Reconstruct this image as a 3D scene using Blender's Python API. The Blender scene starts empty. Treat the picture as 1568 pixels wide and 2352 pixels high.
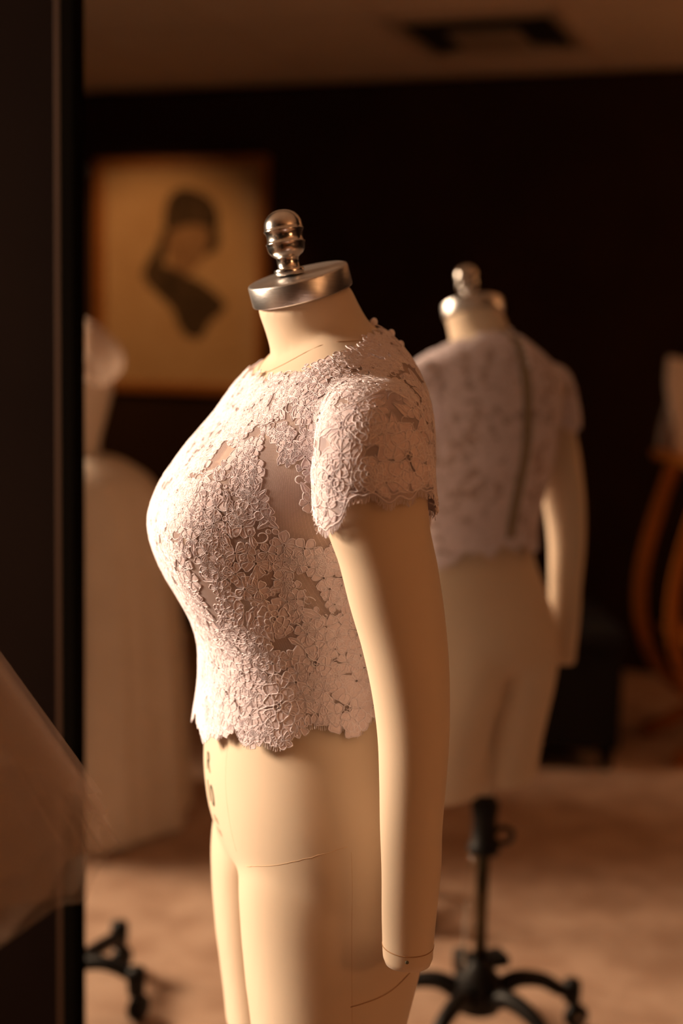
import bpy, bmesh, math, random
import numpy as np
from mathutils import Vector, Matrix, noise
from mathutils.bvhtree import BVHTree

random.seed(7)
scene = bpy.context.scene
COL = scene.collection
R = math.radians

# ------------------------------------------------------------------ camera
cam_d = bpy.data.cameras.new('camera')
cam_d.lens = 50.0
cam_d.sensor_fit = 'VERTICAL'
cam_d.sensor_height = 36.0
cam_d.dof.use_dof = True
cam_d.dof.focus_distance = 1.47
cam_d.dof.aperture_fstop = 2.0
cam_d.clip_start = 0.05
cam = bpy.data.objects.new('camera', cam_d)
COL.objects.link(cam)
PITCH, ROLL = R(-7.08), R(1.2)
fw = Vector((0, math.cos(PITCH), math.sin(PITCH)))
rt = Vector((1, 0, 0))
up = rt.cross(fw)
rt2 = rt * math.cos(ROLL) + up * math.sin(ROLL)
up2 = up * math.cos(ROLL) - rt * math.sin(ROLL)
cam.matrix_world = Matrix(((rt2.x, up2.x, -fw.x, 0), (rt2.y, up2.y, -fw.y, 0), (rt2.z, up2.z, -fw.z, 1.40), (0, 0, 0, 1)))
scene.camera = cam

# ------------------------------------------------------------------ world, window light, exposure
world = bpy.data.worlds.new('world')
scene.world = world
world.use_nodes = True
world.node_tree.nodes['Background'].inputs[0].default_value = (1.0, 0.62, 0.34, 1)
world.node_tree.nodes['Background'].inputs[1].default_value = 0.15

def area_light(name, loc, target, size, size_y, energy, color):
    d = bpy.data.lights.new(name, 'AREA')
    d.shape = 'RECTANGLE'; d.size = size; d.size_y = size_y
    d.energy = energy; d.color = color
    o = bpy.data.objects.new(name, d); COL.objects.link(o)
    o.location = loc
    o.rotation_euler = (Vector(target) - Vector(loc)).to_track_quat('-Z', 'Z').to_euler()
    return o
WIN_S0, WIN_S1, WIN_Z0, WIN_Z1 = 2.60, 3.68, 1.25, 2.40       # along the left wall
key = area_light('window_daylight', (-3.40, 1.98, 2.12), (-.15, 1.60, 1.05), 1.05, 1.0, 88, (1.0, 0.75, 0.545))
key.data.spread = R(75)

vs = scene.view_settings
scene.display_settings.display_device = 'sRGB'
vs.view_transform = 'Standard'; vs.look = 'None'
vs.exposure = 0.0; vs.gamma = 1.0; vs.use_curve_mapping = False

# ------------------------------------------------------------------ helpers
def thing(name, label, cat, loc=(0, 0, 0), rotz=0.0, group=None):
    o = bpy.data.objects.new(name, None)
    o.empty_display_size = 0.05
    COL.objects.link(o)
    o.location = loc; o.rotation_euler = (0, 0, rotz)
    tag(o, label, cat, group)
    return o

def tag(o, label=None, cat=None, group=None, kind=None):
    if label: o['label'] = label
    if cat: o['category'] = cat
    if group: o['group'] = group
    if kind: o['kind'] = kind
    return o

def obj(name, verts, faces, mat, parent=None, smooth=True):
    me = bpy.data.meshes.new(name)
    me.from_pydata([tuple(v) for v in verts], [], faces)
    me.update()
    return obj_me(name, me, mat, parent, smooth)

def obj_me(name, me, mat, parent=None, smooth=True):
    if mat is not None:
        me.materials.clear(); me.materials.append(mat)
    if smooth:
        me.polygons.foreach_set('use_smooth', [True] * len(me.polygons))
    o = bpy.data.objects.new(name, me)
    COL.objects.link(o)
    if parent is not None: o.parent = parent
    return o

def obj_bm(name, bm, mat, parent=None, smooth=False):
    me = bpy.data.meshes.new(name)
    bmesh.ops.recalc_face_normals(bm, faces=bm.faces)
    bm.to_mesh(me); bm.free()
    return obj_me(name, me, mat, parent, smooth)

def add_box(bm, c, s, rotz=0.0, bevel=0.0, mtx=None):
    r = bmesh.ops.create_cube(bm, size=1.0)
    m = Matrix.Translation(c) @ Matrix.Rotation(rotz, 4, 'Z') @ Matrix.Diagonal((s[0], s[1], s[2], 1))
    if mtx is not None: m = mtx @ m
    bmesh.ops.transform(bm, matrix=m, verts=r['verts'])
    if bevel > 0:
        es = list({e for v in r['verts'] for e in v.link_edges})
        bmesh.ops.bevel(bm, geom=es, offset=bevel, segments=2, affect='EDGES', profile=0.6)

def box(name, c, s, mat, parent=None, rotz=0.0, bevel=0.0):
    bm = bmesh.new(); add_box(bm, c, s, rotz, bevel)
    return obj_bm(name, bm, mat, parent)

def tube_data(path, rad, sides=8, closed=False, cap=True):
    path = [Vector(p) for p in path]; n = len(path)
    if not hasattr(rad, '__len__'): rad = [rad] * n
    vs_, fs = [], []
    prev = None
    for i, p in enumerate(path):
        a = path[(i - 1) % n] if (closed or i > 0) else p
        b = path[(i + 1) % n] if (closed or i < n - 1) else p
        t = (b - a).normalized()
        ref = prev if prev is not None else (Vector((0, 0, 1)) if abs(t.z) < 0.9 else Vector((1, 0, 0)))
        s = (ref - t * ref.dot(t)).normalized(); prev = s
        q = t.cross(s)
        for k in range(sides):
            an = 2 * math.pi * k / sides
            vs_.append(p + (s * math.cos(an) + q * math.sin(an)) * rad[i])
    m = n if closed else n - 1
    for i in range(m):
        for k in range(sides):
            j = (i + 1) % n
            fs.append((i * sides + k, i * sides + (k + 1) % sides, j * sides + (k + 1) % sides, j * sides + k))
    if cap and not closed:
        fs.append(tuple(range(sides - 1, -1, -1)))
        fs.append(tuple((n - 1) * sides + k for k in range(sides)))
    return vs_, fs

def tube(name, path, rad, mat, parent=None, sides=8, closed=False):
    v, f = tube_data(path, rad, sides, closed)
    return obj(name, v, f, mat, parent)

def lathe_data(prof, seg=40, origin=(0, 0, 0), axis=None, caps=True):
    q = Vector((0, 0, 1)).rotation_difference(Vector(axis)) if axis is not None else None
    o = Vector(origin); vs_, fs = [], []
    for (r, z) in prof:
        for k in range(seg):
            a = 2 * math.pi * k / seg
            p = Vector((r * math.cos(a), r * math.sin(a), z))
            if q: p = q @ p
            vs_.append(o + p)
    for i in range(len(prof) - 1):
        for k in range(seg):
            fs.append((i * seg + k, i * seg + (k + 1) % seg, (i + 1) * seg + (k + 1) % seg, (i + 1) * seg + k))
    if not caps: return vs_, fs
    if prof[0][0] > 1e-5: fs.append(tuple(range(seg - 1, -1, -1)))
    if prof[-1][0] > 1e-5: fs.append(tuple((len(prof) - 1) * seg + k for k in range(seg)))
    return vs_, fs

def lathe(name, prof, mat, parent=None, seg=40, origin=(0, 0, 0), axis=None, smooth=True):
    v, f = lathe_data(prof, seg, origin, axis)
    o = obj(name, v, f, mat, parent, smooth)
    return o

def catmull(pts, per=8, closed=False):
    pts = [Vector(p) for p in pts]; n = len(pts); out = []
    rng = range(n) if closed else range(n - 1)
    for i in rng:
        if closed:
            p0, p1, p2, p3 = pts[i - 1], pts[i], pts[(i + 1) % n], pts[(i + 2) % n]
        else:
            p1, p2 = pts[i], pts[i + 1]
            p0 = pts[i - 1] if i > 0 else p1 * 2 - p2
            p3 = pts[i + 2] if i + 2 < n else p2 * 2 - p1
        for k in range(per):
            t = k / per
            out.append(0.5 * ((2 * p1) + (p2 - p0) * t + (2 * p0 - 5 * p1 + 4 * p2 - p3) * t * t + (3 * p1 - p0 - 3 * p2 + p3) * t ** 3))
    if not closed: out.append(pts[-1].copy())
    return out

# ------------------------------------------------------------------ materials
def mat_new(name):
    m = bpy.data.materials.new(name); m.use_nodes = True
    nt = m.node_tree
    return m, nt, nt.nodes['Principled BSDF']

def simple(name, col, rough=0.6, metal=0.0, spec=0.5):
    m, nt, p = mat_new(name)
    p.inputs['Base Color'].default_value = (*col, 1)
    p.inputs['Roughness'].default_value = rough
    p.inputs['Metallic'].default_value = metal
    p.inputs['Specular IOR Level'].default_value = spec
    return m

def noisy(name, c1, c2, scale, rough=0.8, detail=4, bump=0.0, bump_scale=200, stretch=(1, 1, 1), spec=0.3, metal=0.0, bump_dist=0.002):
    m, nt, p = mat_new(name)
    tc = nt.nodes.new('ShaderNodeTexCoord'); mp = nt.nodes.new('ShaderNodeMapping')
    mp.inputs['Scale'].default_value = stretch
    nt.links.new(tc.outputs['Object'], mp.inputs['Vector'])
    nz = nt.nodes.new('ShaderNodeTexNoise'); nz.inputs['Scale'].default_value = scale; nz.inputs['Detail'].default_value = detail
    nt.links.new(mp.outputs[0], nz.inputs['Vector'])
    cr = nt.nodes.new('ShaderNodeValToRGB')
    cr.color_ramp.elements[0].color = (*c1, 1); cr.color_ramp.elements[1].color = (*c2, 1)
    cr.color_ramp.elements[0].position = 0.35; cr.color_ramp.elements[1].position = 0.65
    nt.links.new(nz.outputs[0], cr.inputs[0]); nt.links.new(cr.outputs[0], p.inputs['Base Color'])
    p.inputs['Roughness'].default_value = rough; p.inputs['Specular IOR Level'].default_value = spec
    p.inputs['Metallic'].default_value = metal
    if bump > 0:
        n2 = nt.nodes.new('ShaderNodeTexNoise'); n2.inputs['Scale'].default_value = bump_scale; n2.inputs['Detail'].default_value = 3
        nt.links.new(mp.outputs[0], n2.inputs['Vector'])
        b = nt.nodes.new('ShaderNodeBump'); b.inputs['Strength'].default_value = bump; b.inputs['Distance'].default_value = bump_dist
        nt.links.new(n2.outputs[0], b.inputs['Height']); nt.links.new(b.outputs[0], p.inputs['Normal'])
    return m

def linen_material():
    m, nt, p = mat_new('natural_linen')
    tc = nt.nodes.new('ShaderNodeTexCoord')
    nz = nt.nodes.new('ShaderNodeTexNoise'); nz.inputs['Scale'].default_value = 9; nz.inputs['Detail'].default_value = 5
    nt.links.new(tc.outputs['Object'], nz.inputs['Vector'])
    cr = nt.nodes.new('ShaderNodeValToRGB')
    cr.color_ramp.elements[0].color = (0.67, 0.525, 0.395, 1); cr.color_ramp.elements[1].color = (0.73, 0.585, 0.45, 1)
    nt.links.new(nz.outputs[0], cr.inputs[0]); nt.links.new(cr.outputs[0], p.inputs['Base Color'])
    p.inputs['Roughness'].default_value = 0.9; p.inputs['Specular IOR Level'].default_value = 0.15
    p.inputs['Sheen Weight'].default_value = 0.15
    # fine slubby jersey weave
    sl = nt.nodes.new('ShaderNodeTexNoise'); sl.inputs['Scale'].default_value = 700; sl.inputs['Detail'].default_value = 2
    nt.links.new(tc.outputs['Object'], sl.inputs['Vector'])
    b = nt.nodes.new('ShaderNodeBump'); b.inputs['Strength'].default_value = 0.12; b.inputs['Distance'].default_value = 0.0004
    nt.links.new(sl.outputs[0], b.inputs['Height']); nt.links.new(b.outputs[0], p.inputs['Normal'])
    return m

def sheer_material(name, col, alpha, transl=0.4, weave=900.0):
    m, nt, p = mat_new(name)
    out = nt.nodes['Material Output']; nt.nodes.remove(p)
    df = nt.nodes.new('ShaderNodeBsdfDiffuse'); df.inputs[0].default_value = (*col, 1)
    tl = nt.nodes.new('ShaderNodeBsdfTranslucent'); tl.inputs[0].default_value = (*col, 1)
    mx = nt.nodes.new('ShaderNodeMixShader'); mx.inputs[0].default_value = transl
    nt.links.new(df.outputs[0], mx.inputs[1]); nt.links.new(tl.outputs[0], mx.inputs[2])
    tr = nt.nodes.new('ShaderNodeBsdfTransparent')
    m2 = nt.nodes.new('ShaderNodeMixShader')
    if weave:
        tc = nt.nodes.new('ShaderNodeTexCoord')
        vo = nt.nodes.new('ShaderNodeTexVoronoi'); vo.feature = 'DISTANCE_TO_EDGE'; vo.inputs['Scale'].default_value = weave
        vo.inputs['Randomness'].default_value = 0.25
        nt.links.new(tc.outputs['Object'], vo.inputs['Vector'])
        mr = nt.nodes.new('ShaderNodeMapRange'); mr.inputs[1].default_value = 0.0; mr.inputs[2].default_value = 0.35
        mr.inputs[3].default_value = min(1.0, alpha * 1.7); mr.inputs[4].default_value = alpha * 0.55
        nt.links.new(vo.outputs['Distance'], mr.inputs[0]); nt.links.new(mr.outputs[0], m2.inputs[0])
    else:
        m2.inputs[0].default_value = alpha
    nt.links.new(tr.outputs[0], m2.inputs[1]); nt.links.new(mx.outputs[0], m2.inputs[2])
    nt.links.new(m2.outputs[0], out.inputs['Surface'])
    return m

M = {}
M['linen'] = linen_material()
M['net'] = sheer_material('blush_net', (0.82, 0.66, 0.66), 0.44, 0.35, 800)
M['lace'] = noisy('blush_lace_cloth', (0.84, 0.69, 0.73), (0.90, 0.76, 0.80), 60, rough=0.85, bump=0.35, bump_scale=900, spec=0.2, bump_dist=0.0006)
M['lace'].node_tree.nodes['Principled BSDF'].inputs['Alpha'].default_value = 0.86
M['cord'] = simple('pale_lace_cord', (0.91, 0.82, 0.88), 0.6, 0, 0.3)
M['lace_thin'] = sheer_material('thin_lace_cloth', (0.84, 0.73, 0.80), 0.60, 0.3, 0)
M['satin_cap'] = noisy('brushed_aluminium', (0.72, 0.70, 0.70), (0.82, 0.80, 0.80), 40, rough=0.32, metal=1.0, bump=0.15, bump_scale=120, stretch=(1, 1, 14))
M['chrome'] = simple('polished_nickel', (0.78, 0.74, 0.71), 0.20, 1.0)
M['black_metal'] = simple('black_painted_iron', (0.006, 0.0045, 0.004), 0.5, 0, .25)
M['pole_metal'] = simple('dark_steel_pole', (0.11, 0.085, 0.05), 0.28, 1.0)
M['bead'] = simple('nickel_ball_chain', (0.8, 0.75, 0.68), 0.15, 1.0)
M['seam'] = simple('linen_seam_dark', (0.44, 0.26, 0.14), 0.9)  # darker brown tone of the seam lines
M['seam_light'] = simple('linen_seam_thread', (0.66, 0.47, 0.31), 0.9)
M['ink'] = simple('grey_green_print_ink', (0.12, 0.11, 0.07), 0.8)
M['zip'] = simple('olive_zipper_tape', (0.27, 0.22, 0.16), 0.8)
M['wall'] = noisy('dark_umber_paint', (0.028, 0.0145, 0.009), (0.033, 0.0175, 0.011), 3, rough=0.85, bump=0.1, bump_scale=300, spec=0.05)
M['wall_black'] = noisy('black_brown_paint', (0.0065, 0.0028, 0.0018), (0.008, 0.0036, 0.0023), 3, rough=0.9, spec=0.03)
M['tile'] = noisy('ceiling_tile', (0.76, 0.60, 0.46), (0.80, 0.64, 0.50), 25, rough=0.95, bump=0.4, bump_scale=160)
M['tbar'] = simple('ceiling_grid_metal', (0.66, 0.51, 0.39), 0.6)
M['carpet'] = noisy('mottled_tan_carpet', (0.49, 0.31, 0.215), (0.68, 0.47, 0.345), 7, rough=1.0, bump=0.8, bump_scale=380, spec=0.05, detail=7, bump_dist=0.006)
M['frame_black'] = simple('black_mirror_frame', (0.004, 0.003, 0.002), 1.0, 0, 0)
M['frame_edge'] = simple('bronze_mirror_edge', (0.05, 0.022, 0.011), 0.7, 0, .1)
M['mirror'] = simple('mirror_glass', (0.81, 0.77, 0.73), 0.0, 1.0)
M['wood_frame'] = noisy('honey_wood', (0.26, 0.095, 0.02), (0.36, 0.15, 0.035), 14, rough=0.4, stretch=(1, 1, 8))
M['paper'] = noisy('aged_print_paper', (0.62, 0.42, 0.24), (0.68, 0.48, 0.29), 5, rough=0.85)
M['inkdark'] = noisy('brown_black_ink_wash', (0.05, 0.032, 0.018), (0.11, 0.07, 0.04), 18, rough=0.8)
M['inkmid'] = noisy('brown_ink_wash', (0.34, 0.20, 0.11), (0.42, 0.26, 0.15), 12, rough=0.8)
M['gown'] = noisy('ivory_satin', (0.74, 0.64, 0.54), (0.79, 0.69, 0.59), 8, rough=0.55)
M['gown_sheer'] = sheer_material('ivory_organza', (0.72, 0.56, 0.46), 0.55, 0.5, 0)
M['tulle'] = sheer_material('ivory_tulle', (0.64, 0.48, 0.37), 0.19, 0.35, 0)
M['tulle_fold'] = sheer_material('folded_ivory_tulle', (0.66, 0.50, 0.39), 0.26, 0.35, 0)
M['orange_wood'] = noisy('orange_varnished_wood', (0.30, 0.085, 0.012), (0.40, 0.13, 0.02), 10, rough=0.35, stretch=(1, 1, 6))
M['black_cloth'] = noisy('black_upholstery', (0.006, 0.004, 0.003), (0.009, 0.006, 0.005), 40, rough=0.9, bump=0.3)
M['white_cloth'] = noisy('white_muslin', (0.62, 0.55, 0.52), (0.70, 0.62, 0.58), 12, rough=0.9)
M['vent'] = simple('vent_enamel', (0.40, 0.31, 0.23), 0.5)
M['vent_dark'] = simple('dark_vent_metal', (0.02, 0.014, 0.010), 0.8)  # near-black finish of the slats and duct plate

def pane_material():
    m, nt, p = mat_new('window_glass')
    out = nt.nodes['Material Output']; nt.nodes.remove(p)
    g = nt.nodes.new('ShaderNodeBsdfGlossy'); g.inputs['Roughness'].default_value = 0.02
    t = nt.nodes.new('ShaderNodeBsdfTransparent'); t.inputs[0].default_value = (0.97, 0.97, 0.95, 1)
    mx = nt.nodes.new('ShaderNodeMixShader'); mx.inputs[0].default_value = 0.05
    nt.links.new(t.outputs[0], mx.inputs[1]); nt.links.new(g.outputs[0], mx.inputs[2]); nt.links.new(mx.outputs[0], out.inputs['Surface'])
    return m
M['pane'] = pane_material()

# ------------------------------------------------------------------ the room
MN = Vector((-0.2572, -0.9664, 0))           # mirror normal (towards the room)
MM = Vector((0.1168, 2.165, 0))              # a point of the mirror glass
MT = Vector((0.9664, -0.2572, 0))            # along the mirror
CEIL = 2.50
WT = Vector((0.9830, -0.1833, 0)); WN = Vector((0.1833, 0.9830, 0))   # along / out of the wall behind the camera
W0 = Vector((-3.3835, -1.2005, 0))

def mirror_pt(s, off, z): 
    p = MM + MT * s + MN * off
    return Vector((p.x, p.y, z))
def on_line(p, d, x): return p + d * ((x - p.x) / d.x)
bwall = MM - MN * 0.05                       # wall plane 5 cm behind the glass
c_fl = W0 - WT * 0.32; c_fr = W0 + WT * 5.75
def hit_back(p):                             # from a point of the front wall along its normal to the mirror wall
    return p + WN * ((bwall - p).dot(MN) / WN.dot(MN))
c_bl = hit_back(c_fl); c_br = hit_back(c_fr)

def slab_wall(name, a, b, nrm, z0, z1, mat, thick=0.10):
    o = nrm * -thick
    q = [a, b, b + o, a + o]
    v = [(p.x, p.y, z0) for p in q] + [(p.x, p.y, z1) for p in q]
    f = [(0, 3, 2, 1), (4, 5, 6, 7), (0, 1, 5, 4), (1, 2, 6, 5), (2, 3, 7, 6), (3, 0, 4, 7)]
    o = obj(name, v, f, mat, None, False)
    return tag(o, kind='structure')

fl = obj('floor', [(-4.3, -3.2, -.08), (3.6, -3.2, -.08), (3.6, 3.6, -.08), (-4.3, 3.6, -.08), (-4.3, -3.2, 0), (3.6, -3.2, 0), (3.6, 3.6, 0), (-4.3, 3.6, 0)],
         [(3, 2, 1, 0), (4, 5, 6, 7), (0, 1, 5, 4), (1, 2, 6, 5), (2, 3, 7, 6), (3, 0, 4, 7)], M['carpet'], None, False)
tag(fl, 'mottled tan carpet floor reflected in the mirror', None, None, 'structure')
tag(slab_wall('wall_front', c_fl, c_fr, WN, 0, CEIL, M['wall']), 'dark umber wall holding the framed picture')
tag(slab_wall('wall_back', c_bl, c_br, MN, 0, CEIL, M['wall_black']), 'black-brown wall behind the mirror')
slab_wall('wall_right', c_fr, c_br, -WT, 0, CEIL, M['wall'])
# left wall with the window opening
wl = bmesh.new()
LW = Matrix.Translation(c_fl) @ Matrix.Rotation(math.atan2(WT.y, WT.x), 4, 'Z')   # x into the room, y along the left wall
LEN = (c_bl - c_fl).length
for (y0, y1, z0, z1) in ((-.1, WIN_S0, 0, CEIL), (WIN_S1, LEN + .1, 0, CEIL), (WIN_S0, WIN_S1, 0, WIN_Z0), (WIN_S0, WIN_S1, WIN_Z1, CEIL)):
    add_box(wl, (-.05, (y0 + y1) / 2, (z0 + z1) / 2), (.10, y1 - y0, z1 - z0), mtx=LW)
tag(obj_bm('wall_left', wl, M['wall']), kind='structure')
win = bpy.data.objects.new('window_1', None); COL.objects.link(win)
win.location = LW @ Vector((-.05, (WIN_S0 + WIN_S1) / 2, WIN_Z0)); win.rotation_euler = (0, 0, math.atan2(WT.y, WT.x))
tag(win, 'window in the left wall letting in warm daylight', None, None, 'structure')
wh, ww = WIN_Z1 - WIN_Z0, WIN_S1 - WIN_S0
fb = bmesh.new()
for (c, s) in (((0, -ww / 2 + .02, wh / 2), (.06, .04, wh)), ((0, ww / 2 - .02, wh / 2), (.06, .04, wh)), ((0, 0, .02), (.06, ww, .04)), ((0, 0, wh - .02), (.06, ww, .04))):
    add_box(fb, c, s)
obj_bm('window_frame', fb, M['frame_edge'], win)
box('pane', (0, 0, wh / 2), (.006, ww - .08, wh - .08), M['pane'], win)

# ceiling: lay-in tiles in a metal grid, one tile replaced by an air register
cl = obj('ceiling', [(-4.3, -3.2, CEIL + .06), (3.6, -3.2, CEIL + .06), (3.6, 3.6, CEIL + .06), (-4.3, 3.6, CEIL + .06), (-4.3, -3.2, CEIL + .10), (3.6, -3.2, CEIL + .10), (3.6, 3.6, CEIL + .10), (-4.3, 3.6, CEIL + .10)],
         [(0, 1, 2, 3), (7, 6, 5, 4), (0, 4, 5, 1), (1, 5, 6, 2), (2, 6, 7, 3), (3, 7, 4, 0)], M['tile'], None, False)
tag(cl, 'suspended ceiling of pale tiles reflected in the mirror', None, None, 'structure')
rotw = math.atan2(WT.y, WT.x)
VC = (-1.12, -0.81)                                          # register centre
g0 = Vector((VC[0], VC[1], 0)) - WT * 0.305 - WN * 0.305     # a grid crossing
tile_me = None
for i in range(-6, 8):
    for j in range(-2, 5):
        x0, y0 = i * .61, -.34 - .22 + j * 1.22
        c = g0 + WT * (x0 + .305) + WN * (y0 + .61)
        if not (-.3 < (c - c_fl).dot(WT) < 6.0 and -.6 < (c - c_fl).dot(WN) < 4.6): continue
        if i == 0 and j == 0:
            continue
        if tile_me is None:
            t = box('ceiling_tile', (0, 0, 0), (.590, 1.200, .016), M['tile'], cl, 0, .002); tile_me = t.data
        else:
            t = bpy.data.objects.new('ceiling_tile', tile_me); COL.objects.link(t); t.parent = cl
        t.location = (c.x, c.y, CEIL + .012); t.rotation_euler = (0, 0, rotw)
# the bay that holds the register: filler tiles either side
for (yy, hh) in ((-.34 - .22 + .27, .54), (-.34 - .22 + 1.22 - .02, .03)):
    c = g0 + WT * .305 + WN * yy
    box('ceiling_tile', (c.x, c.y, CEIL + .012), (.590, hh, .016), M['tile'], cl, rotw)
for i in range(-6, 8):
    a = g0 + WT * (i * .61) + WN * 1.2
    if 0 < (a - c_fl).dot(WT) < 5.7: box('grid_runner', (a.x, a.y, CEIL + .003), (.024, 4.4, .006), M['tbar'], cl, rotw)
for j in range(0, 4):
    a = g0 + WN * (-.56 + j * 1.22) + WT * .6
    box('grid_runner', (a.x, a.y, CEIL + .003), (5.7, .024, .006), M['tbar'], cl, rotw)

vent = thing('ceiling_vent', 'square slatted air vent set into the tiled ceiling, seen in the mirror', 'vent', (VC[0], VC[1] + .04, CEIL - .006), rotw)
vb = bmesh.new()
for (c, s) in (((0, .285, 0), (.61, .04, .02)), ((0, -.285, 0), (.61, .04, .02)), ((.285, 0, 0), (.04, .53, .02)), ((-.285, 0, 0), (.04, .53, .02))):
    add_box(vb, c, s, 0, .003)
obj_bm('vent_frame', vb, M['vent'], vent)
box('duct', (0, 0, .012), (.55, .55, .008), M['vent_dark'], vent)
box('centre_plate', (-.02, -.09, -.004), (.26, .30, .012), M['vent'], vent, 0, .003)
for k in range(5):
    s_ = .30 + k * .055
    v, f = [], []
    sl = bmesh.new()
    h_ = s_ / 2
    add_box(sl, (0, h_ - .03, -.002), (s_, .006, .02)); add_box(sl, (h_ - .003, -.03, -.002), (.006, s_, .02)); add_box(sl, (-h_ + .003, -.03, -.002), (.006, s_, .02))
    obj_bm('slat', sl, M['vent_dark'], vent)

# ------------------------------------------------------------------ the mirror
mir = thing('wall_mirror', 'tall wall mirror with black frame reflecting the dress form and room', 'mirror', tuple(mirror_pt(0, 0, 0.06)), math.atan2(MT.y, MT.x))
S0, S1, MZ1 = -0.5635, 0.47, 2.20
gm = bmesh.new(); add_box(gm, ((S0 + S1) / 2, .0035, MZ1 / 2), (S1 - S0 + .01, .007, MZ1))
obj_bm('mirror_glass', gm, M['mirror'], mir)
fw_ = 0.026
for (nm, c, s) in (('frame_side', (S0 - fw_ / 2, .010, MZ1 / 2), (fw_, .06, MZ1 + .05)), ('frame_side', (S1 + fw_ / 2, .010, MZ1 / 2), (fw_, .06, MZ1 + .05)),
                   ('frame_rail', ((S0 + S1) / 2, .010, -.014), (S1 - S0, .06, .028)), ('frame_rail', ((S0 + S1) / 2, .010, MZ1 + .014), (S1 - S0, .06, .028))):
    box(nm, c, s, M['frame_black'], mir, 0, .003)
for (c, s) in (((S0 - fw_ - .006, .016, MZ1 / 2), (.011, .056, MZ1 + .05)), ((S1 + fw_ + .006, .016, MZ1 / 2), (.011, .056, MZ1 + .05))):
    box('edge_trim', c, s, M['frame_edge'], mir, 0, .002)

# ------------------------------------------------------------------ dress form: body surface
FORM = Vector((-0.0252, 1.63, 0)); FZ = -0.1815; FROT = R(-72)
#        z      w      f      b
ROWS = [(1.590, .050, .030, .066), (1.575, .078, .040, .080), (1.558, .112, .052, .090), (1.540, .146, .070, .096), (1.518, .170, .087, .101),
        (1.490, .181, .099, .106), (1.450, .178, .112, .110), (1.410, .170, .127, .111), (1.370, .164, .134, .108), (1.330, .157, .131, .100),
        (1.290, .149, .126, .088), (1.250, .140, .121, .076), (1.210, .134, .117, .069), (1.170, .138, .119, .073), (1.130, .149, .124, .089),
        (1.090, .163, .127, .108), (1.050, .175, .124, .126), (1.010, .182, .116, .134), (.970, .181, .100, .126), (.950, .172, .070, .100), (.940, .150, .040, .065)]
#        z   inner  outer  front  back
LEGS = [(1.02, .000, .168, .095, .118), (.985, .001, .176, .102, .124), (.955, .004, .179, .104, .122), (.925, .009, .179, .103, .116), (.85, .015, .177, .097, .097), (.78, .018, .172, .088, .081),
        (.735, .019, .168, .083, .076), (.715, .020, .166, .081, .073), (.708, .028, .158, .072, .064)]
def leg_ring(z, xi, xo, f, b, sx, n=48):
    c = xi + (xo - xi) * .42; out = []
    for k in range(n):
        a = 2 * math.pi * k / n; ca, sa = math.cos(a), math.sin(a)
        ex = 2.1 if ca > 0 else 3.6
        x = math.copysign(abs(ca) ** (2 / ex), ca) * ((xo - c) if ca > 0 else (c - xi))
        y = math.copysign(abs(sa) ** (2 / ex), sa)
        out.append((sx * (c + x), y * (b if y > 0 else f), z))
    return out if sx > 0 else out[::-1]
BUST = [(1.54, 0), (1.515, .002), (1.49, .009), (1.45, .033), (1.41, .048), (1.37, .057), (1.34, .056), (1.31, .045), (1.28, .027), (1.25, .010), (1.22, .002), (1.19, 0)]
def bust_amt(z):
    for i in range(len(BUST) - 1):
        if BUST[i][0] >= z >= BUST[i + 1][0]:
            k = (BUST[i][0] - z) / (BUST[i][0] - BUST[i + 1][0]); return BUST[i][1] * (1 - k) + BUST[i + 1][1] * k
    return 0.0

def ring(z, cx, w, f, b, n=48, ex=2.25, cy=0.0, bust=0.0, sig=.058, bridge=.72):
    out = []
    for k in range(n):
        a = 2 * math.pi * k / n
        c, s = math.cos(a), math.sin(a)
        x = math.copysign(abs(c) ** (2 / ex), c) * w
        y = math.copysign(abs(s) ** (2 / ex), s)
        # ease front and back halves together
        yy = y * b if y > 0 else y * f
        if bust > 0 and y < 0: yy -= bust * bust_amt(z) * (math.exp(-((abs(x) - .074) / sig) ** 2) if abs(x) > .074 else bridge + (1 - bridge) * math.sin(math.pi * .5 * abs(x) / .074) ** 2) * min(1.0, -y * 1.6)
        out.append((cx + x, cy + yy, z))
    return out

def loft(rings, cap=True):
    n = len(rings[0]); v = [p for r in rings for p in r]; f = []
    for i in range(len(rings) - 1):
        for k in range(n):
            f.append((i * n + k, i * n + (k + 1) % n, (i + 1) * n + (k + 1) % n, (i + 1) * n + k))
    if cap:
        f.append(tuple(range(n - 1, -1, -1))); f.append(tuple((len(rings) - 1) * n + k for k in range(n)))
    return v, f

def interp_rows(rows, m):
    a = np.array(rows)[::-1]; zs = np.linspace(a[0, 0], a[-1, 0], m)
    # Catmull-Rom through the table
    out = []
    for z in zs:
        i = min(max(np.searchsorted(a[:, 0], z) - 1, 0), len(a) - 2)
        p1, p2 = a[i], a[i + 1]; p0 = a[max(i - 1, 0)]; p3 = a[min(i + 2, len(a) - 1)]
        t = (z - p1[0]) / (p2[0] - p1[0])
        o = 0.5 * (2 * p1 + (p2 - p0) * t + (2 * p0 - 5 * p1 + 4 * p2 - p3) * t * t + (3 * p1 - p0 - 3 * p2 + p3) * t ** 3)
        o[0] = z; out.append(o)
    return out

def ellipsoid(c, r, seg=28, rg=18, rot=None):
    v, f = [], []
    for i in range(rg + 1):
        th = math.pi * i / rg
        for k in range(seg):
            a = 2 * math.pi * k / seg
            p = Vector((math.sin(th) * math.cos(a) * r[0], math.sin(th) * math.sin(a) * r[1], math.cos(th) * r[2]))
            if rot: p = rot @ p
            v.append(p + Vector(c))
    for i in range(rg):
        for k in range(seg):
            f.append((i * seg + k, (i + 1) * seg + k, (i + 1) * seg + (k + 1) % seg, i * seg + (k + 1) % seg))
    return v, f

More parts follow.
